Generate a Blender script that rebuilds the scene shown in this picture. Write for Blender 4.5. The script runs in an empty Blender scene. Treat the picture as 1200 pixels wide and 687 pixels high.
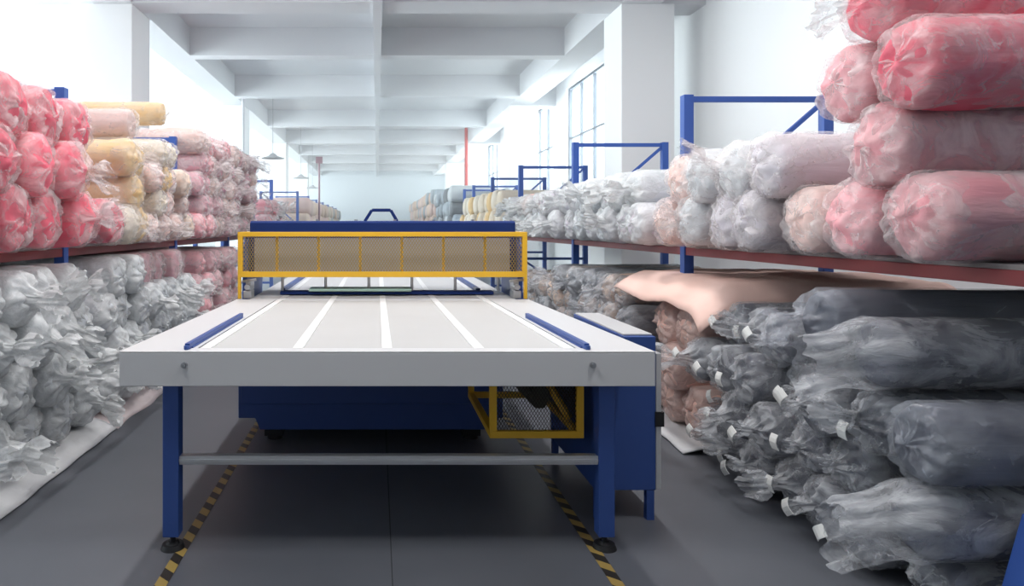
import bpy, math, random
from mathutils import Vector, noise, Euler
S = bpy.context.scene
COL = S.collection
R_ = random.Random(7)
PI = math.pi

# ------------------------------------------------------------------ materials
def mat(name, color, rough=0.6, metal=0.0, spec=0.5, bump=None, vary=0.0, noise_col=None, scale=4.0, coat=0.0):
    m = bpy.data.materials.new(name); m.use_nodes = True
    nt = m.node_tree; b = nt.nodes['Principled BSDF']
    b.inputs['Base Color'].default_value = (*color, 1)
    b.inputs['Roughness'].default_value = rough
    b.inputs['Metallic'].default_value = metal
    b.inputs['Specular IOR Level'].default_value = spec
    b.inputs['Coat Weight'].default_value = coat
    tc = nt.nodes.new('ShaderNodeTexCoord')
    last = None
    if noise_col:
        n = nt.nodes.new('ShaderNodeTexNoise'); n.inputs['Scale'].default_value = scale; n.inputs['Detail'].default_value = 5
        nt.links.new(tc.outputs['Object'], n.inputs['Vector'])
        r = nt.nodes.new('ShaderNodeMapRange'); r.inputs[1].default_value = .35; r.inputs[2].default_value = .68
        nt.links.new(n.outputs['Fac'], r.inputs[0])
        mx = nt.nodes.new('ShaderNodeMixRGB'); mx.inputs[1].default_value = (*color, 1); mx.inputs[2].default_value = (*noise_col, 1)
        nt.links.new(r.outputs[0], mx.inputs[0]); last = mx.outputs[0]
    if vary:
        oi = nt.nodes.new('ShaderNodeObjectInfo')
        hs = nt.nodes.new('ShaderNodeHueSaturation')
        mr = nt.nodes.new('ShaderNodeMapRange'); mr.inputs[3].default_value = 1 - vary; mr.inputs[4].default_value = 1 + vary
        nt.links.new(oi.outputs['Random'], mr.inputs[0]); nt.links.new(mr.outputs[0], hs.inputs['Value'])
        hs.inputs['Color'].default_value = (*color, 1)
        if last: nt.links.new(last, hs.inputs['Color'])
        last = hs.outputs[0]
    if last: nt.links.new(last, b.inputs['Base Color'])
    if bump:
        n = nt.nodes.new('ShaderNodeTexNoise'); n.inputs['Scale'].default_value = bump[0]; n.inputs['Detail'].default_value = 4
        nt.links.new(tc.outputs['Object'], n.inputs['Vector'])
        bp = nt.nodes.new('ShaderNodeBump'); bp.inputs['Strength'].default_value = bump[1]; bp.inputs['Distance'].default_value = .02
        nt.links.new(n.outputs['Fac'], bp.inputs['Height']); nt.links.new(bp.outputs[0], b.inputs['Normal'])
    return m

def plastic_mat(name, color, lo, hi, scale=5.0, rough=.28, bump=.8):
    """crinkled see-through film: clear where taut, milky where folded"""
    m = bpy.data.materials.new(name); m.use_nodes = True
    nt = m.node_tree; b = nt.nodes['Principled BSDF']; out = nt.nodes['Material Output']
    b.inputs['Base Color'].default_value = (*color, 1); b.inputs['Roughness'].default_value = rough
    b.inputs['Specular IOR Level'].default_value = .6
    tc = nt.nodes.new('ShaderNodeTexCoord')
    oi = nt.nodes.new('ShaderNodeObjectInfo')
    ad = nt.nodes.new('ShaderNodeVectorMath'); ad.operation = 'ADD'
    nt.links.new(tc.outputs['Object'], ad.inputs[0]); nt.links.new(oi.outputs['Location'], ad.inputs[1])
    n = nt.nodes.new('ShaderNodeTexNoise'); n.inputs['Scale'].default_value = scale; n.inputs['Detail'].default_value = 6
    n.inputs['Roughness'].default_value = .6; n.inputs['Distortion'].default_value = .8
    ms = nt.nodes.new('ShaderNodeMapping'); ms.inputs['Scale'].default_value = (5.5, 1, 1)
    nt.links.new(ad.outputs[0], ms.inputs['Vector']); nt.links.new(ms.outputs[0], n.inputs['Vector'])
    def mr(src, a, b_, c, d):
        q = nt.nodes.new('ShaderNodeMapRange'); q.inputs[1].default_value = a; q.inputs[2].default_value = b_
        q.inputs[3].default_value = c; q.inputs[4].default_value = d; nt.links.new(src, q.inputs[0]); return q.outputs[0]
    cr = nt.nodes.new('ShaderNodeTexVoronoi'); cr.feature = 'DISTANCE_TO_EDGE'; cr.inputs['Scale'].default_value = scale*1.9
    dsn = nt.nodes.new('ShaderNodeVectorMath'); dsn.operation = 'MULTIPLY_ADD'; dsn.inputs[1].default_value = (1.3, 1.3, 1.3)
    nt.links.new(n.outputs['Color'], dsn.inputs[0]); nt.links.new(ms.outputs[0], dsn.inputs[2]); nt.links.new(dsn.outputs[0], cr.inputs['Vector'])
    n2 = nt.nodes.new('ShaderNodeTexNoise'); n2.inputs['Scale'].default_value = scale*1.3; n2.inputs['Detail'].default_value = 3; nt.links.new(ms.outputs[0], n2.inputs['Vector'])
    cm = nt.nodes.new('ShaderNodeMath'); cm.operation = 'MULTIPLY'; nt.links.new(mr(cr.outputs['Distance'], 0, .16, 1, 0), cm.inputs[0]); nt.links.new(mr(n2.outputs['Fac'], .47, .66, 0, .75), cm.inputs[1])
    crease = cm.outputs[0]
    cloud = mr(n.outputs['Fac'], .32, .68, 0, .8)
    big_ = nt.nodes.new('ShaderNodeMath'); big_.operation = 'MAXIMUM'; nt.links.new(crease, big_.inputs[0]); nt.links.new(cloud, big_.inputs[1])
    r = nt.nodes.new('ShaderNodeMapRange'); r.inputs[3].default_value = lo; r.inputs[4].default_value = hi
    nt.links.new(big_.outputs[0], r.inputs[0])
    tr = nt.nodes.new('ShaderNodeBsdfTransparent'); mx = nt.nodes.new('ShaderNodeMixShader')
    nt.links.new(r.outputs[0], mx.inputs[0]); nt.links.new(tr.outputs[0], mx.inputs[1]); nt.links.new(b.outputs[0], mx.inputs[2])
    nt.links.new(mx.outputs[0], out.inputs['Surface'])
    v = nt.nodes.new('ShaderNodeTexNoise'); v.inputs['Scale'].default_value = scale * 1.5; v.inputs['Detail'].default_value = 2; v.inputs['Distortion'].default_value = 1.5
    mp = nt.nodes.new('ShaderNodeMapping'); mp.inputs['Scale'].default_value = (5, 1, 1)
    nt.links.new(ad.outputs[0], mp.inputs['Vector']); nt.links.new(mp.outputs[0], v.inputs['Vector'])
    hsum = nt.nodes.new('ShaderNodeMath'); hsum.operation = 'MULTIPLY_ADD'; hsum.inputs[1].default_value = .35
    nt.links.new(mr(cr.outputs['Distance'], 0, .35, 1, 0), hsum.inputs[0]); nt.links.new(v.outputs['Fac'], hsum.inputs[2])
    bp = nt.nodes.new('ShaderNodeBump'); bp.inputs['Strength'].default_value = bump; bp.inputs['Distance'].default_value = .012
    nt.links.new(hsum.outputs[0], bp.inputs['Height']); nt.links.new(bp.outputs[0], b.inputs['Normal'])
    return m

BLUE = mat('blue_paint', (.034, .085, .31), .42)
DBLUE = mat('dark_blue_paint', (.012, .035, .17), .7, spec=.2)
YEL = mat('yellow_paint', (.87, .50, .03), .4)
WHT = mat('white_powder_coat', (.68, .68, .69), .45)
STRIPE = mat('white_belt_strip', (.93, .93, .93), .4)
BELT = mat('pale_belt', (.56, .555, .55), .6, noise_col=(.58, .575, .57), scale=2)
ALU = mat('aluminium', (.55, .56, .58), .35, .7)
STEEL = mat('steel', (.5, .5, .52), .3, .9)
BLK = mat('black_rubber', (.012, .012, .014), .6)
GREYP = mat('grey_panel', (.55, .55, .56), .5)
CONC = mat('white_paint_wall', (.88, .88, .89), .85, noise_col=(.85, .85, .87), scale=.6)
CEILM = mat('ceiling_paint', (.74, .745, .77), .9, noise_col=(.70, .705, .735), scale=.5)
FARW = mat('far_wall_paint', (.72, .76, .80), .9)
ORANGE = mat('orange_rack_beam', (.22, .035, .04), .5)
RACKB = mat('blue_rack_paint', (.03, .09, .36), .5)
DECK = mat('rack_deck', (.22, .2, .2), .8)
REDP = mat('red_pipe_paint', (.55, .06, .06), .5)
TAG = mat('white_paper_tag', (.85, .85, .83), .7)
GREEN = mat('pale_green_cloth', (.42, .62, .55), .8)
GRAYM = mat('dark_motor_paint', (.07, .07, .05), .5)
CONTROL = mat('door_frame_paint', (.45, .47, .5), .5)
CARD = mat('cardboard_tube', (.45, .30, .18), .8)

def floor_mat():
    m = mat('epoxy_floor', (.105, .112, .132), .38, spec=.4)
    nt = m.node_tree; b = nt.nodes['Principled BSDF']
    tc = nt.nodes.new('ShaderNodeTexCoord')
    n = nt.nodes.new('ShaderNodeTexNoise'); n.inputs['Scale'].default_value = 1.1; n.inputs['Detail'].default_value = 7
    nt.links.new(tc.outputs['Object'], n.inputs['Vector'])
    cr = nt.nodes.new('ShaderNodeValToRGB')
    cr.color_ramp.elements[0].position = .3; cr.color_ramp.elements[0].color = (.108, .116, .136, 1)
    cr.color_ramp.elements[1].position = .72; cr.color_ramp.elements[1].color = (.148, .157, .180, 1)
    nt.links.new(n.outputs['Fac'], cr.inputs[0]); nt.links.new(cr.outputs[0], b.inputs['Base Color'])
    mr = nt.nodes.new('ShaderNodeMapRange'); mr.inputs[3].default_value = .32; mr.inputs[4].default_value = .5
    nt.links.new(n.outputs['Fac'], mr.inputs[0]); nt.links.new(mr.outputs[0], b.inputs['Roughness'])
    return m
FLOOR = floor_mat()

def tape_mat():
    m = mat('hazard_tape', (.6, .4, .04), .5)
    nt = m.node_tree; b = nt.nodes['Principled BSDF']
    tc = nt.nodes.new('ShaderNodeTexCoord'); sp = nt.nodes.new('ShaderNodeSeparateXYZ')
    nt.links.new(tc.outputs['Object'], sp.inputs[0])
    def mth(op, a, bb):
        x = nt.nodes.new('ShaderNodeMath'); x.operation = op
        for i, v in enumerate((a, bb)):
            if isinstance(v, (int, float)): x.inputs[i].default_value = v
            else: nt.links.new(v, x.inputs[i])
        return x.outputs[0]
    s = mth('ADD', sp.outputs['Y'], mth('MULTIPLY', sp.outputs['X'], .9))
    f = mth('FRACT', mth('DIVIDE', s, .135), 0)
    g = mth('GREATER_THAN', f, .5)
    mx = nt.nodes.new('ShaderNodeMixRGB'); mx.inputs[1].default_value = (.42, .29, .08, 1); mx.inputs[2].default_value = (.03, .025, .02, 1)
    nt.links.new(g, mx.inputs[0]); nt.links.new(mx.outputs[0], b.inputs['Base Color'])
    return m
TAPE = tape_mat()

# ------------------------------------------------------------------ mesh builder
class MB:
    def __init__(s): s.v = []; s.f = []; s.mi = []; s.cur = 0; s.sm = []
    def add(s, vs, fs, smooth=False):
        o = len(s.v); s.v += [tuple(v) for v in vs]
        for f in fs: s.f.append(tuple(i + o for i in f)); s.mi.append(s.cur); s.sm.append(smooth)
    def box(s, x0, x1, y0, y1, z0, z1):
        s.hexa([(x0,y0,z0),(x1,y0,z0),(x1,y1,z0),(x0,y1,z0),(x0,y0,z1),(x1,y0,z1),(x1,y1,z1),(x0,y1,z1)])
    def hexa(s, c):
        s.add(c, [(0,3,2,1),(4,5,6,7),(0,1,5,4),(1,2,6,5),(2,3,7,6),(3,0,4,7)])
    def bar(s, a, b, r, n=8, r2=None):
        a = Vector(a); b = Vector(b); d = (b - a).normalized(); r2 = r if r2 is None else r2
        u = d.orthogonal().normalized(); w = d.cross(u)
        vs = []
        for p, q in ((a, r), (b, r2)):
            for i in range(n):
                t = 2*PI*(i+.5)/n; vs.append(p + (u*math.cos(t) + w*math.sin(t))*q)
        s.add(vs, [(i, (i+1) % n, n+(i+1) % n, n+i) for i in range(n)], n > 5)
        s.add(vs, [tuple(range(n-1, -1, -1)), tuple(range(n, 2*n))])
    def rbar(s, a, b, wx, wz):                      # rectangular bar between points, up = z
        a = Vector(a); b = Vector(b); d = (b-a).normalized()
        up = Vector((0,0,1)) if abs(d.z) < .95 else Vector((0,1,0))
        u = d.cross(up).normalized()*wx/2; w = u.cross(d).normalized()*wz/2
        s.hexa([a-u-w, a+u-w, b+u-w, b-u-w, a-u+w, a+u+w, b+u+w, b-u+w])
    def tube(s, pts, r, n=8):
        for i in range(len(pts)-1): s.bar(pts[i], pts[i+1], r, n)
    def prism(s, pts, axis, t0, t1):
        n = len(pts)
        def mk(p, t): return {'x': (t, p[0], p[1]), 'y': (p[0], t, p[1]), 'z': (p[0], p[1], t)}[axis]
        vs = [mk(p, t0) for p in pts] + [mk(p, t1) for p in pts]
        s.add(vs, [tuple(range(n)), tuple(range(2*n-1, n-1, -1))] + [(i, n+i, n+(i+1) % n, (i+1) % n) for i in range(n)])
    def mesh(s, name, mats, recalc=True):
        me = bpy.data.meshes.new(name); me.from_pydata(s.v, [], s.f)
        for m in (mats if isinstance(mats, (list, tuple)) else [mats]): me.materials.append(m)
        me.polygons.foreach_set('material_index', s.mi); me.polygons.foreach_set('use_smooth', s.sm)
        me.validate(); me.update()
        if recalc:
            import bmesh
            bm = bmesh.new(); bm.from_mesh(me); bmesh.ops.recalc_face_normals(bm, faces=bm.faces); bm.to_mesh(me); bm.free()
        return me
    def build(s, name, mats, parent=None, bevel=0, loc=None):
        me = s.mesh(name, mats)
        o = bpy.data.objects.new(name, me); COL.objects.link(o)
        if loc:
            o.location = loc
            for v in me.vertices: v.co -= Vector(loc)
        if parent:
            o.parent = parent; o.location = Vector(o.location) - Vector(parent.location)
        if bevel:
            b = o.modifiers.new('bevel', 'BEVEL'); b.width = bevel; b.segments = 2; b.limit_method = 'ANGLE'
        return o

def tag(o, label, cat, group=None, kind=None):
    if label: o['label'] = label
    if cat: o['category'] = cat
    if group: o['group'] = group
    if kind: o['kind'] = kind
    return o
def empty(name, loc, label, cat, group=None):
    o = bpy.data.objects.new(name, None); COL.objects.link(o); o.location = loc; o.empty_display_size = .2
    return tag(o, label, cat, group)
def struct(mb, name, m, bevel=0):
    o = mb.build(name, m, bevel=bevel); o['kind'] = 'structure'; return o
def child(mb, name, m, parent, bevel=0, label=None):
    o = mb.build(name, m, bevel=bevel)
    o.parent = parent; o.location = -Vector(parent.location)
    if label: o['label'] = label
    return o
def sub(mb, name, m, part, bevel=0):
    o = mb.build(name, m, bevel=bevel); o.parent = part; return o

# ------------------------------------------------------------------ camera
H = 1.41
cd = bpy.data.cameras.new('camera'); cam = bpy.data.objects.new('camera', cd); COL.objects.link(cam)
cam.location = (0, 0, H); cam.rotation_euler = (PI/2, 0, 0)
cd.sensor_width = 36; cd.lens = 24; cd.shift_x = 158/1200; cd.shift_y = -78.5/1200
cd.clip_start = .05; cd.clip_end = 200
S.camera = cam

# ------------------------------------------------------------------ setting
XL, XR, YB, YF, ZC = -9.0, 4.6, -3.0, 42.0, 5.02
m = MB(); m.box(XL-.2, XR+.2, YB-.2, YF+.2, -.2, 0); struct(m, 'floor', FLOOR)
m = MB(); m.box(.058, .063, YB, 5.5, -.0005, .0012); struct(m, 'trim_1', mat('floor_joint', (.05, .055, .06), .7))
m = MB(); m.box(XL-.2, XR+.2, YB-.2, YF+.2, ZC, ZC+.2); struct(m, 'ceiling', CEILM)

def wall_along_y(name, x0, x1, sill, head, spans, y0, y1, mt):
    m = MB(); m.box(x0, x1, y0, y1, 0, sill); m.box(x0, x1, y0, y1, head, ZC)
    c = y0
    for a, b in spans: m.box(x0, x1, c, a, sill, head); c = b
    m.box(x0, x1, c, y1, sill, head)
    struct(m, name, mt)
lsp = [(k*4.0 - 2.4, k*4.0 + 1.0) for k in range(1, 11)]
wall_along_y('wall_left', XL-.2, XL, .9, 4.7, lsp, YB, YF, CONC)
rsp = [(k*4.0 - 2.2, k*4.0 + .6) for k in range(4, 11)]
wall_along_y('wall_right', XR, XR+.2, 2.3, 4.75, rsp, YB, YF, CONC)
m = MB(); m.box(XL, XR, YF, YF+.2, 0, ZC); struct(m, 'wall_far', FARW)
m = MB(); m.box(XL, XR, YB-.2, YB, 0, ZC); struct(m, 'wall_back', mat('grey_paint_wall', (.42, .43, .45), .85))
GLASS = bpy.data.materials.new('window_glass'); GLASS.use_nodes = True
_nt = GLASS.node_tree; _g = _nt.nodes.new('ShaderNodeBsdfGlossy'); _g.inputs['Roughness'].default_value = .02
_t = _nt.nodes.new('ShaderNodeBsdfTransparent'); _t.inputs[0].default_value = (.9, .95, .95, 1); _x = _nt.nodes.new('ShaderNodeMixShader'); _x.inputs[0].default_value = .06
_nt.links.new(_t.outputs[0], _x.inputs[1]); _nt.links.new(_g.outputs[0], _x.inputs[2]); _nt.links.new(_x.outputs[0], _nt.nodes['Material Output'].inputs['Surface'])
def window(n, x, a, b, sill, head, fm, cols, rows):
    f = MB(); t = .05
    f.box(x-.04, x+.04, a, a+t, sill, head); f.box(x-.04, x+.04, b-t, b, sill, head)
    f.box(x-.04, x+.04, a+t, b-t, sill, sill+t); f.box(x-.04, x+.04, a+t, b-t, head-t, head)
    for i in range(1, cols):
        y = a + (b-a)*i/cols; f.box(x-.03, x+.03, y-.025, y+.025, sill+t, head-t)
    for i in range(1, rows):
        z = sill + (head-sill)*i/rows; f.box(x-.029, x+.029, a+t, b-t, z-.02, z+.02)
    o = f.build('window_%d' % n, fm); o['kind'] = 'structure'
    g = MB(); g.box(x-.004, x+.004, a+t, b-t, sill+t, head-t)
    p = g.build('glass', GLASS); p.parent = o
nw = 1
WF = mat('window_frame_paint', (.75, .76, .78), .5); WD = mat('grey_window_frame', (.16, .18, .22), .5)
for a, b in lsp: window(nw, XL-.1, a, b, .9, 4.7, WF, 3, 3); nw += 1
for a, b in rsp: window(nw, XR+.1, a, b, 2.3, 4.75, WD, 3, 2); nw += 1

# columns and beams (soffit 4.5 m)
ZS = H + 3.1
nt_ = 2
for y in (1.5, 9.5, 17.5, 25.5, 33.5):
    for x0 in (-4.15, 3.4):
        m = MB(); m.box(x0, x0+.74, y, y+.74, 0, ZS); struct(m, 'trim_%d' % nt_, CONC, .01); nt_ += 1
for x0 in (-3.95, 3.4):                     # main beams along the aisle
    m = MB(); m.box(x0, x0+.55, YB, YF, ZS, ZC); struct(m, 'trim_%d' % nt_, CEILM); nt_ += 1
for y, d in ((1.6, .3), (5.5, .3), (9.45, .5), (12.4, .3), (16.3, .3), (21.2, .3), (25.6, .5), (29.6, .3), (33.6, .5), (38, .3)):
    m = MB(); m.box(-3.4, 3.4, y, y+d, ZS, ZC); struct(m, 'trim_%d' % nt_, CEILM); nt_ += 1
for y in (1.6, 9.55, 17.55, 25.55, 33.55):       # main beams outside the aisle
    m = MB(); m.box(XL, -3.95, y, y+.5, ZS, ZC); m.box(3.95, XR, y, y+.5, ZS, ZC); struct(m, 'trim_%d' % nt_, CEILM); nt_ += 1
m = MB(); m.box(-.06, .07, YB, YF, ZS-.06, ZC); struct(m, 'trim_%d' % nt_, CEILM); nt_ += 1

# hazard tape
for i, (x, w) in enumerate(((-.85, 'left'), (.946, 'right'))):
    m = MB(); m.box(x-.024, x+.024, .4, 9.0, .0003, .002)
    o = m.build('hazard_tape', TAPE)
    tag(o, 'black and yellow striped floor tape running beneath the %s side of the white table' % w, 'tape', 'floor marking tapes')

# ------------------------------------------------------------------ feed table
T0, T1 = 2.87, 5.28
def zt(y): return .879 - .016*(y - T0)
def slab(m, x0, x1, y0, y1, a, b):   # a,b offsets from table surface
    m.hexa([(x0,y0,zt(y0)+a),(x1,y0,zt(y0)+a),(x1,y1,zt(y1)+a),(x0,y1,zt(y1)+a),
            (x0,y0,zt(y0)+b),(x1,y0,zt(y0)+b),(x1,y1,zt(y1)+b),(x0,y1,zt(y1)+b)])
TX0, TX1 = -1.085, 1.17
tb = empty('feed_table', (.04, 4.0, 0), 'long white feed table with blue legs in front of the cutting press', 'table')
m = MB()
m.box(TX0, TX1, T0, T0+.05, .879-.144, .879-.001)
slab(m, TX0, TX0+.05, T0+.05, T1, -.144, 0); slab(m, TX1-.05, TX1, T0+.05, T1, -.144, 0)
slab(m, TX0+.05, TX1-.05, T1-.04, T1, -.144, 0)
child(m, 'frame', WHT, tb, .004)
m = MB(); slab(m, TX0, TX1, T0, T0+.09, .0, .003); slab(m, TX0, -.78, T0+.09, T1, 0, .003); slab(m, .865, TX1, T0+.09, T1, 0, .003)
child(m, 'border_panel', WHT, tb, .001)
m = MB(); slab(m, -.78, .865, T0+.09, T1-.04, -.02, -.003); child(m, 'belt', BELT, tb)
for xs in (-.745, -.345, .043, .442, .832):
    m = MB(); slab(m, xs-.022, xs+.022, T0+.09, T1, -.0029, .004)
    child(m, 'belt_strip', STRIPE, tb)
for xs in (-.815, .90):
    m = MB(); slab(m, xs-.011, xs+.011, T0+.06, 4.1, .003, .028)
    slab(m, xs-.018, xs+.018, T0+.09, 4.07, .003, .009)
    g = child(m, 'guide_rail', BLUE, tb, .002)
    k = MB(); k.bar((xs, T0+.05, .884), (xs, T0+.05, .898), .012, 12); k.box(xs-.008, xs+.008, T0+.04, T0+.06, .86, .884)
    sub(k, 'knob', BLUE, g)
for xs in (-.81, .905):
    m = MB(); m.bar((xs, T0-.012, .826), (xs, T0+.002, .826), .013, 16); m.bar((xs, T0-.02, .826), (xs, T0-.011, .826), .008, 6)
    child(m, 'bolt', STEEL, tb)
for xs in (-.895, .995):
    for ys in (2.99,):
        m = MB(); m.box(xs-.035, xs+.035, ys-.035, ys+.035, .06, .735)
        lg = child(m, 'leg', BLUE, tb, .004)
        k = MB(); k.bar((xs, ys, .03), (xs, ys, .065), .012, 10); k.bar((xs, ys, .0), (xs, ys, .022), .052, 24, .044); k.bar((xs, ys, .022), (xs, ys, .034), .03, 16, .02)
        sub(k, 'foot', BLK, lg)
m = MB(); m.box(-.86, .96, 2.965, 3.005, .372, .41); m.box(-.86, .96, 2.96, 3.01, .384, .398)
child(m, 'stretcher', ALU, tb, .002)
m = MB()
for ys in (3.5, 4.2, 5.0): m.box(TX0+.05, TX1-.05, ys-.02, ys+.02, .745, .80)
child(m, 'cross_brace', ALU, tb)

# ------------------------------------------------------------------ cutting press
pr = empty('cutting_press', (.04, 5.8, 0), 'blue cutting press with yellow mesh guard behind the white table', 'machine')
m = MB()
m.prism([(-.90, .165), (-.79, .165), (-.76, .09), (.76, .09), (.79, .165), (.815, .165), (.815, .70), (-.90, .70)], 'y', 4.42, 6.6)
m.box(-.88, .80, 4.405, 4.42, .26, .69)
child(m, 'base', BLUE, pr, .006)
for xs in (-.68, .62):
    for ys in (4.55, 6.4):
        m = MB(); m.box(xs-.06, xs+.06, ys-.06, ys+.06, .03, .09); m.bar((xs, ys, 0), (xs, ys, .03), .05, 16)
        child(m, 'foot', BLK, pr)
for xs, s_ in ((-1.09, 1), (1.137, -1)):
    m = MB(); m.prism([(5.52, .70), (6.25, .70), (6.25, 1.29), (6.2, 1.33), (5.62, 1.33), (5.52, 1.25)], 'x', xs-.0, xs+.04)
    m.box(xs-.01, xs+.055, 5.6, 6.0, .5, .70)
    child(m, 'side_frame', BLUE, pr, .004)
m = MB(); m.box(-1.0, 1.09, 5.62, 6.3, .62, .70); child(m, 'bed_support', DBLUE, pr)
m = MB(); m.box(-1.0, 1.085, 5.33, 8.6, .80, .838); child(m, 'bed', WHT, pr, .003)
for xs in (-.82, .88):
    m = MB(); m.box(xs-.02, xs+.02, 5.95, 8.3, .838, .866); child(m, 'guide_rail', BLUE, pr)
for xs in (-.745, -.345, .043, .442, .832):
    m = MB(); m.box(xs-.022, xs+.022, 5.33, 8.5, .838, .841); child(m, 'belt_strip', STRIPE, pr)
for xs in (-.9, .95):
    m = MB(); m.box(xs-.03, xs+.03, 8.3, 8.36, 0, .80); child(m, 'leg', BLUE, pr)
m = MB(); m.box(-.80, .96, 5.62, 5.74, .845, .872); m.box(-.76, .92, 5.60, 5.62, .85, .866); child(m, 'lower_platen', DBLUE, pr, .003)
m = MB(); m.box(-.56, .28, 5.58, 5.80, .874, .894); m.box(-.50, .24, 5.56, 5.58, .876, .888); child(m, 'cutting_board', GREEN, pr, .004)
m = MB(); m.box(-1.0, 1.08, 5.56, 5.60, 1.02, 1.31); child(m, 'press_panel', mat('warm_grey_paint', (.36, .34, .34), .6), pr, .003)
m = MB(); m.prism([(5.60, 1.03), (6.15, 1.03), (6.15, 1.43), (6.12, 1.452), (5.63, 1.452), (5.60, 1.44)], 'x', -1.045, 1.135)
child(m, 'hood', DBLUE, pr, .008)
for i in range(7):
    m = MB(); x = -.83 + .326*i; m.bar((x, 5.74, 1.45), (x, 5.74, 1.466), .014, 10)
    child(m, 'hood_bolt', STEEL, pr)
m = MB(); zh = 1.45
for a, b in (((-.105, zh), (-.045, 1.545)), ((-.045, 1.545), (.115, 1.545)), ((.115, 1.545), (.17, zh))):
    m.rbar((a[0], 5.8, a[1]), (b[0], 5.8, b[1]), .03, .026)
child(m, 'handle', DBLUE, pr, .006)
for i in range(6):
    m = MB(); x = -.79 + .36*i; m.bar((x, 5.70, .872), (x, 5.70, 1.03), .012, 10); m.bar((x, 5.70, .99), (x, 5.70, 1.03), .024, 10)
    child(m, 'guide_pin', STEEL, pr)
for xs, d in ((-1.02, 1), (1.10, -1)):
    m = MB(); m.box(xs-.03, xs+.03, 5.36, 5.5, .842, .90); m.bar((xs, 5.35, .93), (xs, 5.5, .93), .022, 12); m.box(xs-.02, xs+.02, 5.4, 5.56, .9, .97)
    m.bar((xs-.05, 5.42, .97), (xs+.06, 5.42, .985), .012, 8)
    child(m, 'bracket', ALU, pr, .002)
# yellow guard
GX0, GX1, GZ0, GZ1, GY = -1.085, 1.168, 1.012, 1.364, 5.31
m = MB(); t = .036
m.box(GX0, GX1, GY, GY+.04, GZ1-t, GZ1); m.box(GX0, GX1, GY, GY+.04, GZ0, GZ0+t+.006)
m.box(GX0, GX0+t, GY, GY+.04, GZ0+t, GZ1-t); m.box(GX1-t, GX1, GY, GY+.04, GZ0+t, GZ1-t)
for xs in (GX0, GX1-.022): m.box(xs, xs+.022, GY, GY+.04, .842, GZ0)
for xs in (GX0, GX1-t):
    m.box(xs, xs+t, GY+.04, 5.72, GZ1-t, GZ1); m.box(xs, xs+t, GY+.04, 5.60, GZ0, GZ0+t)
gd = child(m, 'guard_frame', YEL, pr, .002)
for i in range(6):
    m = MB(); x = -.785 + .326*i; m.box(x-.010, x+.010, GY+.03, GY+.055, GZ0+.03, GZ1-.03)
    sub(m, 'guard_strut', YEL, gd)
def mesh_wires(m, u0, u1, v0, v1, step, r, to):
    """diamond mesh: diagonal wires clipped to a rectangle; to(u,v) -> 3D point"""
    for sgn in (1, -1):
        a = u0 - (v1-v0)
        c = a
        while c < u1 + (v1-v0):
            # line u = c + sgn*(v - v0)*0.6...
            pts = []
            k = .62
            ua = c if sgn > 0 else c + k*(v1-v0); ub = c + k*(v1-v0) if sgn > 0 else c
            p, q = (ua, v0), (ub, v1)
            t0, t1 = 0, 1; du = q[0]-p[0]
            if du:
                for lim in (u0, u1):
                    tt = (lim-p[0])/du
                    inside0 = (p[0] >= u0 and p[0] <= u1)
                tl = sorted(((u0-p[0])/du, (u1-p[0])/du)); t0 = max(0, tl[0]); t1 = min(1, tl[1])
            if t1 > t0 + 1e-4:
                A = (p[0]+du*t0, p[1]+(v1-v0)*t0); B = (p[0]+du*t1, p[1]+(v1-v0)*t1)
                m.bar(to(*A), to(*B), r, 3)
            c += step
MESHY = mat('ochre_mesh_paint', (.33, .24, .09), .5)
m = MB(); mesh_wires(m, GX0+.03, GX1-.03, GZ0+.03, GZ1-.03, .022, .0028, lambda u, v: (u, GY+.02, v))
sub(m, 'guard_mesh', MESHY, gd)

# yellow mesh box under the table
yb = empty('drive_guard', (.78, 3.7, .4), 'yellow framed black mesh box hanging under the white table', 'guard')
bx0, bx1, by0, by1, bz0, bz1 = .545, 1.0, 3.3, 4.1, .383, .742
m = MB(); t = .034
for y in (by0, by1-.03):
    m.box(bx0, bx1, y, y+.03, bz0, bz0+t); m.box(bx0, bx1, y, y+.03, bz1-t, bz1)
    for x in (bx0, bx1-t): m.box(x, x+t, y, y+.03, bz0+t, bz1-t)
for x in (bx0, bx1-t):
    for z in (bz0, bz1-t): m.box(x, x+t, by0+.03, by1-.03, z, z+t)
fr = child(m, 'frame', YEL, yb, .002)
m = MB(); mesh_wires(m, bx0+.02, bx1-.02, bz0+.02, bz1-.02, .0155, .0016, lambda u, v: (u, by0+.015, v))
mesh_wires(m, by0+.02, by1-.02, bz0+.02, bz1-.02, .022, .0014, lambda u, v: (bx1-.017, u, v))
child(m, 'wire_mesh', mat('dark_wire', (.03, .025, .02), .5, .3), yb)
m = MB(); m.prism([(.70, .735), (.93, .735), (.93, .52), (.89, .44), (.84, .44), (.74, .55), (.70, .58)], 'y', 3.62, 3.9)
m.bar((.85, 3.55, .53), (.85, 3.62, .53), .05, 20)
child(m, 'motor', GRAYM, yb, .01)
m = MB(); m.rbar((.88, 3.6, .62), (.985, 3.5, .42), .03, .03); child(m, 'diagonal_brace', YEL, yb)

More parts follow.
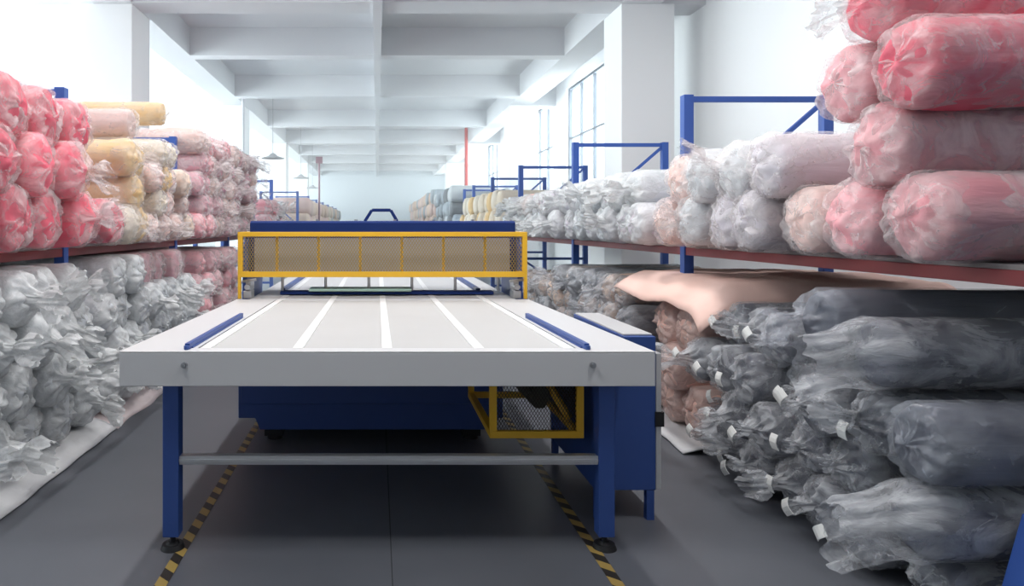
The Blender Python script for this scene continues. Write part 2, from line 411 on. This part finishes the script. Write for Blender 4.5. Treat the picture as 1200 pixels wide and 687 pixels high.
# control cabinet
cb = empty('control_cabinet', (1.2, 3.7, 0), 'blue control cabinet on square legs right of the white table', 'cabinet')
m = MB(); m.prism([(1.045, .143), (1.335, .143), (1.335, .880), (1.185, .880), (1.185, .715), (1.045, .715)], 'y', 3.27, 4.12)
child(m, 'body', BLUE, cb, .004)
m = MB(); m.prism([(1.19, .8805), (1.33, .8805), (1.33, .889), (1.19, .889)], 'y', 3.30, 4.10); child(m, 'lid', GREYP, cb, .002)
m = MB(); m.box(1.336, 1.362, 3.27, 4.12, .145, .80); dr = child(m, 'door', GREYP, cb, .004)
m = MB(); m.box(1.330, 1.372, 3.262, 3.285, .45, .52); sub(m, 'latch', BLK, dr)
for xs in (1.065, 1.31):
    for ys in (3.29, 4.09):
        m = MB(); m.box(xs-.018, xs+.018, ys-.018, ys+.018, 0, .143); child(m, 'leg', BLUE, cb)

# ------------------------------------------------------------------ racks
def rack(side, ys, y_end, zs, label, cat='rack'):
    sx = -1 if side == 'L' else 1
    xf, xb = 2.17*sx, 3.17*sx
    if side == 'R': xf, xb = 2.25, 3.26
    rk = empty('pallet_rack', (xf, ys[0], 0), label, cat)
    for y in ys:
        for x in (xf, xb):
            m = MB(); m.box(x-.035, x+.035, y-.035, y+.035, 0, 2.36); m.box(x-.06, x+.06, y-.05, y+.05, 0, .008)
            child(m, 'upright', RACKB, rk, .003)
        for a_, b_, w_ in [((xf, z), (xb, z), .04) for z in (.25, .9, 1.45, 2.33)] + [((xf, 1.45), (xb, 2.33), .03), ((xf, .9), (xb, .25), .03)]:
            m = MB(); m.rbar((a_[0], y, a_[1]), (b_[0], y, b_[1]), .03, w_); child(m, 'frame_brace', RACKB, rk)
    if ys[0] == 2.24:
        m = MB(); m.prism([(2.08, .008), (2.33, .008), (2.33, .43), (2.2, .43)], 'y', 2.17, 2.33); child(m, 'upright_guard', RACKB, rk, .004)
    for a, b in zip(ys[:-1], ys[1:]):
        for x in (xf, xb):
            m = MB(); m.box(x-.025, x+.025, a+.035, b-.035, zs-.075, zs-.02)
            child(m, 'beam', ORANGE, rk, .003)
        m = MB(); m.box(min(xf, xb)-.02, max(xf, xb)+.02, a+.04, b-.04, zs-.019, zs)
        child(m, 'deck', DECK, rk)
    return rk
ZSH = 1.275
LY = [2.12, 4.69, 7.26, 9.83, 11.9, 14.0]
RY = [2.24, 4.96, 7.75, 10.7, 13.3, 15.9]
rack('L', LY, None, ZSH, 'blue and orange storage rack along the left of the aisle')
rack('R', RY, None, ZSH, 'blue and orange storage rack along the right of the aisle')
rack('L', [18.6, 21.5, 24.4, 27.3, 30.2, 33.1, 36], None, ZSH, 'far blue storage rack on the left near the end wall')
rack('R', [17.6, 20.4, 23.2, 26, 28.8, 31.6, 34.4, 37.2, 40], None, ZSH, 'far blue storage rack on the right near the end wall')

# ------------------------------------------------------------------ rolls
LEN = 1.32
def ridged(a, k, seed):
    s = 0
    for i, (kk, w) in enumerate(((k, 1), (k*2+1, .45), (k*3+2, .12))):
        s += w*abs(math.sin(kk*a*.5 + seed*1.7 + i*2.1))
    return s/1.57
def rings(prof, n, fn, close_end=True, close_start=True):
    m = MB(); vs = []
    for i, (x, r) in enumerate(prof):
        for j in range(n):
            a = 2*PI*j/n; vs.append(fn(i, x, r, a))
    fs = [(i*n+j, i*n+(j+1) % n, (i+1)*n+(j+1) % n, (i+1)*n+j) for i in range(len(prof)-1) for j in range(n)]
    m.add(vs, fs, True)
    if close_start: m.add(vs[:n], [tuple(range(n))])
    if close_end:
        k = len(m.v); base = (len(prof)-1)*n
        m.f.append(tuple(base+j for j in range(n))); m.mi.append(0); m.sm.append(True)
    return m
def core_mesh(seed, bulge, lump, n=32):
    prof = [(LEN, .93), (LEN*.98, 1), (LEN*.75, 1), (LEN*.55, 1), (LEN*.38, 1), (LEN*.24, 1), (.17, 1), (.10, 1), (.05, .995), (.02, .97), (.0, .90)]
    for k in range(1, 8):
        r = .90*(1-k/8.0); prof.append((-bulge*(1-(r/.9)**2), max(r, .05)))
    prof.append((-bulge + .0, .03))
    def fn(i, x, r, a):
        p = Vector((x*3+seed*7.3, math.cos(a)*1.2, math.sin(a)*1.2))
        d = 1 + lump*noise.noise(p) + lump*.4*noise.noise(p*2.7)
        q = r*d
        dx = .03*noise.noise(Vector((q*3*math.cos(a)+seed, q*3*math.sin(a), seed*2))) if x < .06 else 0
        return (x+dx*(.8 if bulge > .02 else .15), q*math.cos(a), q*math.sin(a))
    return rings(prof, n, fn)
def wrap_mesh(seed, kind, n=64):
    rr = random.Random(seed*13+5)
    P = [(LEN*.97, 1.02), (LEN*.8, 1.035), (LEN*.62, 1.035), (LEN*.48, 1.04), (LEN*.36, 1.04), (LEN*.26, 1.045), (.24, 1.05), (.17, 1.05), (.11, 1.05), (.06, 1.05), (.02, 1.04)]
    if kind == 'tuft':
        l = rr.uniform(.02, .05)
        P += [(-.015, 1.0), (-.035, .90), (-.05, .76), (-.062, .60), (-.072, .44), (-.085, .30), (-.10-l, .22), (-.115-l, .24), (-.135-l, .36), (-.155-l, .46), (-.18-l, .52), (-.205-l*1.5, .50)]
    elif kind == 'knot':
        P += [(-.012, 1.0), (-.03, .88), (-.042, .72), (-.05, .56), (-.055, .42), (-.06, .3), (-.068, .2), (-.08, .14), (-.095, .15), (-.11, .22), (-.125, .27), (-.14, .24)]
    elif kind == 'flat':
        P += [(-.012, 1.0), (-.03, .9), (-.036, .76), (-.04, .6), (-.04, .45), (-.045, .32), (-.05, .2), (-.05, .1), (-.048, .03)]
    elif kind == 'bag':
        P += [(-.02, 1.05), (-.05, 1.0), (-.09, .92), (-.13, .86), (-.17, .84), (-.21, .86), (-.25, .9), (-.29, .94)]
    dr = rr.uniform(0, 2*PI); k = rr.choice((7, 8, 9, 11))
    def fn(i, x, r, a):
        e = max(0, min(1, (.06-x)/.12))
        cx = math.cos(a); cz = math.sin(a)
        f = ridged(a, k, seed + .0)
        p = Vector((x*8+seed*3.1, cx*1.6, cz*1.6))
        body = .035*noise.noise(p) + .03*abs(noise.noise(p*2.3)) 
        q = r*(1 + body + e*(.24*(f-.5)) * (1.0 if kind != 'flat' else .5))
        if kind in ('tuft', 'knot') and x < -.09: q *= 1 + .5*noise.noise(Vector((cx*3+seed, cz*3, x*14)))
        dx = e*(.03*(f-.5) + .035*noise.noise(Vector((cx*3.2*r, cz*3.2*r, seed*1.3))) )
        t = max(0, (-x-.08)); off = t*2.6 if kind == 'tuft' else t*1.6
        sq = 1
        if kind == 'bag': sq = 1 - min(.45, t*2.2)
        y = q*cx*sq + off*math.cos(dr); z = q*cz + off*math.sin(dr)
        if kind == 'bag': y = q*cx*sq; z = q*cz - t*2.0
        if e: 
            v = noise.noise_vector(Vector((x*9, y*3.2, z*3.2+seed)))*.075*e; y += v.y; z += v.z; dx += v.x*.25
        return (x+dx, y, z)
    return rings(P, n, fn, close_end=(kind == 'flat'), close_start=False)
def tag_mesh(seed):
    rr = random.Random(seed); m = MB(); a = rr.uniform(-.5, .5)
    w, h = .24, .36; c, s = math.cos(a), math.sin(a)
    pts = []
    for i in range(5):
        v = -h/2 + h*i/4
        for u in (-w/2, w/2): pts.append((u*c - v*s, u*s + v*c, -.012*math.sin(i*.8)))
    vs = [(-.075 + p[2], p[0], p[1]) for p in pts] + [(-.071 + p[2], p[0], p[1]) for p in pts]
    fs = []
    for i in range(4):
        a0 = i*2; fs += [(a0, a0+1, a0+3, a0+2), (a0+10, a0+12, a0+13, a0+11), (a0, a0+2, a0+12, a0+10), (a0+1, a0+11, a0+13, a0+3)]
    fs += [(0, 10, 11, 1), (8, 9, 19, 18)]
    m.add(vs, fs); return m

CORES = {('soft', i): core_mesh(i, .05, .16).mesh('roll', CARD) for i in range(4)}
CORES.update({('hard', i): core_mesh(i+9, .012, .03).mesh('roll', CARD) for i in range(3)})
WRAPS = {('tuft', i): wrap_mesh(i+1, 'tuft').mesh('wrap', CARD) for i in range(5)}
WRAPS.update({('flat', i): wrap_mesh(i+20, 'flat').mesh('wrap', CARD) for i in range(4)})
WRAPS.update({('bag', i): wrap_mesh(i+40, 'bag').mesh('wrap', CARD) for i in range(3)})
TAGS = [tag_mesh(i).mesh('paper_tag', TAG) for i in range(4)]
_cache = {}
def with_mat(me, mt):
    k = (me.name, mt.name)
    if k not in _cache:
        c = me.copy(); c.materials.clear(); c.materials.append(mt); _cache[k] = c
    return _cache[k]

def fab(name, c, c2=None): return mat(name, c, .9, spec=.2, vary=.14, noise_col=c2, scale=1.2, bump=(3, .4))
F = {
 'pink': fab('pink_foam_cloth', (.78, .13, .19), (.80, .24, .29)),
 'rose': fab('rose_cloth', (.78, .34, .38), (.80, .48, .50)),
 'yellow': fab('ochre_cloth', (.74, .50, .25), (.80, .60, .36)),
 'cream': fab('cream_cloth', (.76, .66, .54), (.76, .70, .62)),
 'pale': fab('pale_pink_cloth', (.76, .53, .49), (.78, .62, .58)),
 'mauve': fab('mauve_cloth', (.60, .32, .37), (.70, .44, .47)),
 'white': fab('white_cloth', (.66, .68, .70), (.58, .60, .63)),
 'lowpink': fab('dusty_pink_cloth', (.72, .38, .42), (.74, .50, .52)),
 'grey': fab('slate_grey_cloth', (.075, .08, .105), (.095, .10, .13)),
 'salmon': fab('salmon_cloth', (.83, .55, .47), (.84, .60, .53)),
 'taupe': fab('taupe_cloth', (.46, .36, .31), (.52, .43, .38)),
 'midgrey': fab('mid_grey_cloth', (.22, .23, .25), (.30, .31, .33)),
 'lavender': fab('pale_lavender_cloth', (.62, .58, .64), (.66, .63, .66)),
 'bluegrey': fab('blue_grey_cloth', (.42, .47, .53), (.5, .53, .56)),
 'peach': fab('peach_cloth', (.78, .58, .47), (.78, .64, .55)),
}
WORD = {'pink': 'bright pink', 'rose': 'rose pink', 'yellow': 'ochre yellow', 'cream': 'cream', 'pale': 'pale pink', 'mauve': 'mauve',
        'white': 'milky white', 'lowpink': 'dusty pink', 'grey': 'slate grey', 'salmon': 'salmon', 'taupe': 'taupe brown', 'midgrey': 'mid grey',
        'lavender': 'pale lavender', 'bluegrey': 'blue grey', 'peach': 'peach'}
WRAPS.update({('knot', i): wrap_mesh(i+60, 'knot').mesh('wrap', CARD) for i in range(5)})
FILM = {
 'blushpink': plastic_mat('salmon_film', (.90, .70, .65), .35, .85, 1.1, .45, .5),
 'sheer': plastic_mat('sheer_film', (.7, .74, .82), .05, .42, .9, .2, .4),
 'clear': plastic_mat('clear_film', (.80, .82, .86), .06, .72, 1.1, .22, .6),
 'milky': plastic_mat('milky_film', (.88, .90, .91), .35, .85, 1.3, .4, .6),
 'blush': plastic_mat('blush_film', (.92, .86, .86), .0, .62, 1.1, .4, .6),
 'thin': plastic_mat('thin_film', (.90, .86, .85), .03, .42, 1.2, .4, .5),
}
ORD = ['', 'first', 'second', 'third', 'fourth', 'fifth', 'sixth', 'seventh', 'eighth', 'ninth', 'tenth', 'eleventh', 'twelfth', 'thirteenth', 'fourteenth', 'fifteenth', 'sixteenth', 'seventeenth', 'eighteenth', 'nineteenth', 'twentieth']
specs = []
def section(side, level, cols, y0, y1, r, z0, ztop, kinds, film, style, gname, where, tagp=0, xf=None, lenf=1.0, xj=.05):
    """hex-packed stack of rolls between y0 and y1"""
    ys = []; row = 0
    zf = ztop if callable(ztop) else (lambda y: ztop)
    n = int((y1-y0)/(2*r) + 1e-6); pitch = (y1-y0)/max(n, 1)
    while True:
        z = z0 + r + row*math.sqrt(max((2*r)**2 - (pitch/2)**2, r*r))
        off = pitch/2 if row % 2 else 0
        k = n if row % 2 == 0 else n-1
        anyp = False; ci = 0
        for c in range(k):
            y = y0 + pitch*(c+.5) + off
            ci += 1
            if z + r > zf(y) + .02: continue
            anyp = True
            specs.append(dict(side=side, y=y, z=z, r=r*.985, col=R_.choice(cols), film=film, kind=R_.choice(kinds), style=style,
                              row=row, c=ci, g=gname, where=where, tagp=tagp, xf=xf, xj=xj, lenf=lenf))
        row += 1
        if not anyp or row > 8: break
g0 = .11
# left, upper level
def sec(side, cols, y0, y1, r, z0, ztop, kinds, film, style, where, **k): section(side, '', cols, y0, y1, r, z0, ztop, kinds, film, style, 'near', where, **k)
FT = ['flat', 'tuft', 'flat']
sec('L', ['pink'], 3.02, 4.64, .18, ZSH, lambda y: 2.5 if y < 3.9 else 2.25, FT, 'blush', 'soft', 'upper left pink stack')
sec('L', ['pink'], 4.74, 5.08, .165, ZSH, 2.2, FT, 'blush', 'soft', 'narrow pink stack beside ochre rolls')
sec('L', ['yellow', 'yellow', 'cream'], 5.1, 5.72, .15, ZSH, 2.1, FT, 'thin', 'soft', 'upper left ochre stack')
sec('L', ['cream', 'yellow', 'pale'], 5.74, 6.5, .125, ZSH, 2.25, FT, 'blush', 'soft', 'upper left cream stack')
sec('L', ['pale', 'pale', 'peach'], 6.52, 7.21, .135, ZSH, 2.12, ['flat'], 'thin', 'soft', 'upper left pale pink stack')
sec('L', ['mauve', 'rose', 'mauve', 'pale'], 7.31, 9.78, .135, ZSH, 2.64, FT, 'blush', 'soft', 'upper left mauve stack')
sec('L', ['mauve', 'pale', 'mauve'], 9.88, 10.7, .135, ZSH, 2.64, FT, 'blush', 'soft', 'last upper left mauve stack')
sec('L', ['rose', 'white', 'pink'], 12.0, 13.9, .17, ZSH, 2.05, ['tuft'], 'blush', 'soft', 'rose stack beyond the mauve rolls')
sec('L', ['white'], 3.02, 4.64, .15, g0, 1.2, ['tuft', 'flat'], 'milky', 'soft', 'nearest lower left white stack')
sec('L', ['white'], 4.74, 7.21, .15, g0, 1.2, ['tuft', 'flat'], 'milky', 'soft', 'middle lower left white stack')
sec('L', ['lowpink', 'rose', 'lowpink'], 7.31, 9.5, .145, g0, 1.14, FT, 'thin', 'soft', 'lower left dusty pink stack')
sec('R', ['grey'], 2.66, 4.22, .13, .03, lambda y: .86 if y < 3.25 else .98, ['knot', 'knot', 'flat', 'tuft'], 'clear', 'hard', 'lower right grey pile', tagp=.85, xj=.09)
sec('R', ['salmon'], 4.24, 4.91, .155, .06, 1.06, ['flat'], 'blushpink', 'soft', 'salmon stack beside the grey pile')
sec('R', ['salmon'], 5.01, 5.35, .155, .06, 1.0, ['flat'], 'blushpink', 'soft', 'salmon column beside the taupe stack')
sec('R', ['taupe', 'midgrey', 'taupe', 'peach'], 5.37, 7.70, .135, .04, 1.0, FT, 'clear', 'soft', 'lower right taupe stack')
sec('R', ['taupe', 'midgrey', 'peach'], 7.8, 9.3, .145, .04, 1.0, FT, 'clear', 'soft', 'far lower right taupe stack')
sec('R', ['pink', 'rose'], 2.39, 3.1, .17, ZSH, 2.48, FT, 'blush', 'soft', 'upper right pink stack')
sec('R', ['lavender', 'pale', 'white'], 3.12, 4.9, .165, ZSH, 1.95, FT, 'blush', 'soft', 'near upper right pale stack')
sec('R', ['lavender', 'white', 'lavender'], 5.02, 7.69, .155, ZSH, 2.0, ['tuft', 'flat'], 'milky', 'soft', 'middle upper right pale stack')
sec('R', ['lavender', 'white', 'pale'], 7.81, 10.64, .15, ZSH, 2.05, ['tuft', 'flat'], 'milky', 'soft', 'far upper right pale stack')
def far(side, cols, y0, y1, r, ztop): section(side, '', cols, y0, y1, r, ZSH, ztop, ['flat'], 'thin', 'soft', 'far', 'far')
far('R', ['cream', 'yellow', 'cream'], 10.76, 15.8, .2, 2.3)
far('R', ['bluegrey', 'midgrey', 'white'], 17.7, 23.1, .22, 2.75)
far('R', ['peach', 'pale', 'bluegrey'], 23.3, 39.9, .26, 3.1)
far('L', ['pale', 'peach'], 18.75, 27.2, .25, 2.3)
far('L', ['cream', 'bluegrey', 'peach'], 27.4, 35.9, .25, 2.3)

for q in specs:
    if q['where'] == 'middle lower left white stack' and q['row'] == 3 and q['y'] > 5.4:
        q.update(col='lowpink', film='thin', kind='flat', xf=-1.99, style='hard')
specs.sort(key=lambda s: s['y'] + (100 if s['g'] == 'far' else 0))
NEAR = specs[:288]
# any stack cut by the limit
FAR = specs[288:]
print('ROLLS', len(specs), 'far', len(FAR), 'near max y', NEAR[-1]['y'])

def place_roll(s, name='fabric_roll'):
    r = s['r']; ck = (s['style'], R_.randrange(4 if s['style'] == 'soft' else 3))
    o = bpy.data.objects.new(name, with_mat(CORES[ck], F[s['col']])); COL.objects.link(o)
    L = s['side'] == 'L'
    xf = s['xf'] if s.get('xf') is not None else (-1.93 if L else 2.02)
    xf += R_.uniform(-s['xj'], s['xj'])
    o.location = (xf, s['y'], s['z']); o.scale = (s['lenf'], r, r)
    o.rotation_euler = (R_.uniform(0, 2*PI), R_.uniform(-.004, .004), (PI if L else 0) + R_.uniform(-.008, .008))
    wk = s['kind']; nk = {'tuft': 5, 'flat': 4, 'bag': 3, 'knot': 5}[wk]
    w = bpy.data.objects.new('plastic_wrap', with_mat(WRAPS[(wk, R_.randrange(nk))], FILM[s['film']])); COL.objects.link(w)
    w.parent = o
    if wk == 'bag': o.rotation_euler.x = 0
    if R_.random() < s['tagp']:
        t = bpy.data.objects.new('paper_tag', R_.choice(TAGS)); COL.objects.link(t); t.parent = o
        t.scale = (1, .11/r*2, .11/r*1.8); t.rotation_euler = (-o.rotation_euler.x + R_.uniform(-.4, .4), 0, 0)
        t.location = (-.08, R_.uniform(-.3, .3), R_.uniform(-.3, .3)); t['label'] = 'white paper tag'
    return o
import collections
for s in NEAR:
    o = place_roll(s)
    rowt = 'bottom row' if s['row'] == 0 else ORD[s['row']+1] + ' row'
    lab = '%s roll, %s, %s from near end, %s' % (WORD[s['col']], rowt, ORD[s['c']], s['where'])
    tag(o, lab, 'fabric roll', s['where'] + ' of rolls')

# far rolls as one object
m = MB(); cl = sorted({s['col'] for s in FAR})
for s in FAR:
    m.cur = cl.index(s['col']); sg = -1 if s['side'] == 'L' else 1; x0 = 1.95*sg + R_.uniform(-.06, .06)
    n = 12; r = s['r']; vs = []
    pr_ = [(1.25, .9), (1.2, 1), (.05, 1.0), (0, .9), (-.03, .5), (-.04, .08)]
    for x, q in pr_:
        for j in range(n):
            a = 2*PI*j/n; k = r*q*(1+.08*math.sin(3*a+s['y']*9)); vs.append((x0 + sg*x, s['y']+k*math.cos(a), s['z']+k*math.sin(a)))
    m.add(vs, [(i*n+j, i*n+(j+1) % n, (i+1)*n+(j+1) % n, (i+1)*n+j) for i in range(len(pr_)-1) for j in range(n)], True)
    m.add(vs[:n], [tuple(range(n))]); m.add(vs[-n:], [tuple(range(n))])
o = m.build('fabric_roll', [F[c] for c in cl])
tag(o, 'distant pastel fabric rolls lining both racks towards the end wall', 'fabric roll', kind='stuff')

# big individual rolls
def big(name, side, x, y, z, r, col, film, kind, label, lenf=1.0, style='hard', yaw=0, group='loose large rolls', pitch=0):
    s = dict(side=side, y=y, z=z, r=r, col=col, film=film, kind=kind, style=style, tagp=0, xf=x, xj=0, lenf=lenf)
    o = place_roll(s); o.rotation_euler.z += yaw; o.rotation_euler.y += pitch
    return tag(o, label, 'fabric roll', group)
big('r', 'R', 1.97, 3.03, .985, .142, 'grey', 'sheer', 'tuft', 'large slate grey roll in clear film lying topmost on the right pile', 1.05)
big('r', 'R', 2.0, 2.74, .90, .135, 'grey', 'clear', 'bag', 'large slate grey roll with loose open film mouth below the topmost roll', 1.05)
big('r', 'R', 1.98, 2.49, .615, .145, 'grey', 'sheer', 'flat', 'large slate grey roll nearest the camera with torn film end', 1.05)
big('r', 'R', 1.98, 2.51, .33, .135, 'grey', 'clear', 'bag', 'large slate grey roll with drooping film mouth below the torn end roll', 1.05)
big('r', 'R', 2.04, 2.50, .10, .095, 'grey', 'clear', 'flat', 'slim slate grey roll on the floor nearest the camera at the right', 1.05)
big('r', 'L', -1.93, 6.15, 2.42, .105, 'yellow', 'thin', 'flat', 'single ochre yellow roll lying on top of the cream stack upper left', .95)
big('r', 'L', -1.95, 5.42, 2.22, .12, 'pale', 'thin', 'flat', 'pale pink roll on top beside the single ochre roll', .9)

# draped sheets
def drape(name, x0, x1, y0, y1, fz, mt, label, cat, nx=40, ny=40, th=.012, group=None):
    m = MB(); vs = []
    for i in range(nx+1):
        for j in range(ny+1):
            u = i/nx; v = j/ny; p = fz(x0+(x1-x0)*u, y0+(y1-y0)*v, u, v); vs.append(p)
    fs = [(i*(ny+1)+j, i*(ny+1)+j+1, (i+1)*(ny+1)+j+1, (i+1)*(ny+1)+j) for i in range(nx) for j in range(ny)]
    m.add(vs, fs, True)
    o = m.build(name, mt)
    sd = o.modifiers.new('thickness', 'SOLIDIFY'); sd.thickness = th; sd.offset = 1
    return tag(o, label, cat, group)
def N(x, y, z=0, s=1.0): return noise.noise(Vector((x*s, y*s, z)))
def salmon_fn(x, y, u, v):
    e = max(0, .16-u)/.16; q = max(0, .12-v)/.12
    z = 1.06 + .022*N(x, y, 1, 2.2) + .008*N(x, y, 2, 8) - e**1.5*(.16+.05*N(0, y, 3, 2.5)) - q**2*.12 - .03*max(0, v-.8)
    return (x + .03*e*N(0, y, 5, 3), y, z)
drape('fabric_sheet', 1.88, 3.45, 3.98, 5.40, salmon_fn, F['salmon'], 'salmon cloth draped over the salmon rolls below the right shelf', 'cloth')
def sheet_fn(side, zt_, seed):
    def f(x, y, u, v):      # u=0 at the aisle edge
        e = min(1, u/.12)
        z = .006 + zt_*math.sin(e*PI/2) + .018*e*N(x, y, seed, 5)
        return (x + (1 if side == 'R' else -1)*0 + .035*N(0, y, seed+4, 2.5)*(1-e), y, z)
    return f
SHEETM = mat('white_foam_sheet', (.74, .74, .75), .7, noise_col=(.66, .66, .68), bump=(9, .4))
drape('floor_sheet', -1.80, -3.3, 2.5, 4.72, sheet_fn('L', .07, 1), SHEETM, 'white foam sheet on the floor under the near white rolls', 'sheet', th=.01, ny=60)
drape('floor_sheet', -1.80, -3.3, 4.74, 8.6, sheet_fn('L', .06, 2), mat('pinkish_foam_sheet', (.74, .64, .64), .7, bump=(9, .4)), 'pale pinkish sheet on the floor along the left rack behind the table', 'sheet', th=.01, ny=60)
drape('floor_sheet', 1.90, 3.3, 4.2, 7.0, sheet_fn('R', .03, 3), SHEETM, 'white foam sheet on the floor under the salmon rolls', 'sheet', th=.008, ny=60)

# ------------------------------------------------------------------ ceiling fittings
def pendant(x, y, zlamp, i):
    p = empty('pendant_lamp', (x, y, zlamp), ['white pendant lamp nearest, hanging on a long cord left of centre', 'smaller white pendant lamp behind the first, hanging further off', 'smallest white pendant lamp furthest along the left row'][i], 'lamp', 'pendant lamps along the left')
    m = MB(); m.bar((x, y, zlamp+.1), (x, y, ZC), .010, 8); child(m, 'cord', mat('grey_cord', (.45, .45, .48), .6), p)
    m = MB(); m.add(*lathe([(.05, .14), (.07, .12), (.12, .07), (.30, .01), (.31, 0), (.29, 0), (.11, .06), (.04, .1)], x, y, zlamp), True)
    child(m, 'lamp_shade', mat('lamp_shade_paint', (.5, .5, .52), .5), p)
def lathe(prof, x, y, z, n=24):
    vs = [(x+r*math.cos(2*PI*j/n), y+r*math.sin(2*PI*j/n), z+h) for r, h in prof for j in range(n)]
    return vs, [(i*n+j, i*n+(j+1) % n, (i+1)*n+(j+1) % n, (i+1)*n+j) for i in range(len(prof)-1) for j in range(n)]
pendant(-2.75, 18.0, H + 1.78, 0); pendant(-2.75, 24.6, H + 1.72, 1); pendant(-2.75, 29.0, H+1.6, 2)
m = MB(); m.bar((-3.3, 16.8, 0), (-3.3, 16.8, ZC), .035, 12)
tag(m.build('conduit_pipe', mat('pale_pipe', (.6, .6, .64), .5)), 'thin pale vertical pipe beside the second left column', 'pipe')
m = MB(); m.bar((3.25, 24.9, 0), (3.25, 24.9, H+3.6), .06, 12)
for z in (1.2, 2.4, 3.6): m.bar((3.25, 24.9, z), (3.25, 24.9, z+.05), .08, 12)
tag(m.build('fire_pipe', REDP), 'red vertical fire pipe standing beside the far right column', 'pipe')
m = MB(); m.bar((-1.75, 20.6, 0), (-1.75, 20.6, 3.35), .03, 10); m.box(-1.85, -1.65, 20.55, 20.65, 3.3, 3.5)
tag(m.build('signal_pole', mat('mauve_pole_paint', (.3, .16, .2), .5)), 'thin dark pole with small box above far left rolls', 'pole')

# added tube lights, unseen overhead, put in to brighten table and aisle
ADDED_TUBE = bpy.data.materials.new('added_tube_glow'); ADDED_TUBE.use_nodes = True
b = ADDED_TUBE.node_tree.nodes['Principled BSDF']; b.inputs['Emission Color'].default_value = (1, 1, 1, 1); b.inputs['Emission Strength'].default_value = 6
k = 0
for y in (1.9, 4.4, 6.9):
    for x in (-1.5, 1.55):
        lt = empty('added_ceiling_light', (x, y, 4.45), 'added tube light above the aisle, unseen, brightening the table below', 'lamp', 'added lights over the aisle')
        m = MB(); m.box(x-.06, x+.06, y-.6, y+.6, 4.46, 4.50); m.bar((x, y-.5, 4.5), (x, y-.5, ZC), .006, 6); m.bar((x, y+.5, 4.5), (x, y+.5, ZC), .006, 6); child(m, 'housing', WHT, lt)
        m = MB(); m.bar((x, y-.58, 4.445), (x, y+.58, 4.445), .014, 10); child(m, 'tube', ADDED_TUBE, lt)
        ld = bpy.data.lights.new('added_tube_light', 'AREA'); ld.shape = 'RECTANGLE'; ld.size = .15; ld.size_y = 1.2; ld.energy = 43; ld.color = (1, .985, .97)
        lo = bpy.data.objects.new('added_tube_light', ld); COL.objects.link(lo); lo.location = (x, y, 4.42)

# ------------------------------------------------------------------ daylight
w = bpy.data.worlds.new('daylight'); S.world = w; w.use_nodes = True
bg = w.node_tree.nodes['Background']; bg.inputs[0].default_value = (.95, .98, 1, 1); bg.inputs[1].default_value = 3
def win_light(x, y, z, sx, sy, rot, e):
    ld = bpy.data.lights.new('window_daylight', 'AREA'); ld.shape = 'RECTANGLE'; ld.size = sx; ld.size_y = sy; ld.energy = e; ld.color = (.96, .98, 1)
    lo = bpy.data.objects.new('window_daylight', ld); COL.objects.link(lo); lo.location = (x, y, z); lo.rotation_euler = rot
for a, b_ in lsp: win_light(XL-.35, (a+b_)/2, 2.8, 3.8, b_-a, (0, -PI/2, 0), 330 if a < 9 else 620)
for a, b_ in rsp: win_light(XR+.4, (a+b_)/2, 3.5, 2.4, b_-a, (0, PI/2, 0), 160)

vs_ = S.view_settings
vs_.view_transform = 'Standard'; vs_.look = 'None'; vs_.exposure = 0.1; vs_.gamma = 1; vs_.use_curve_mapping = False
S.cycles.transparent_max_bounces = 16

hz = MB(); hz.box(XL+.01, XR-.01, 8, YF-.01, .01, ZC-.01)  # even scattering volume added to whiten the far half of the hall
hm = bpy.data.materials.new('haze_volume'); hm.use_nodes = True; hm.node_tree.nodes.clear()
vo = hm.node_tree.nodes.new('ShaderNodeOutputMaterial'); vsn = hm.node_tree.nodes.new('ShaderNodeVolumeScatter')
vsn.inputs['Density'].default_value = .018; vsn.inputs['Color'].default_value = (1, 1, 1, 1); vsn.inputs['Anisotropy'].default_value = .3
hm.node_tree.links.new(vsn.outputs[0], vo.inputs['Volume'])
ho = hz.build('haze', hm); tag(ho, 'bright haze filling the far half of the hall', 'haze', kind='stuff')
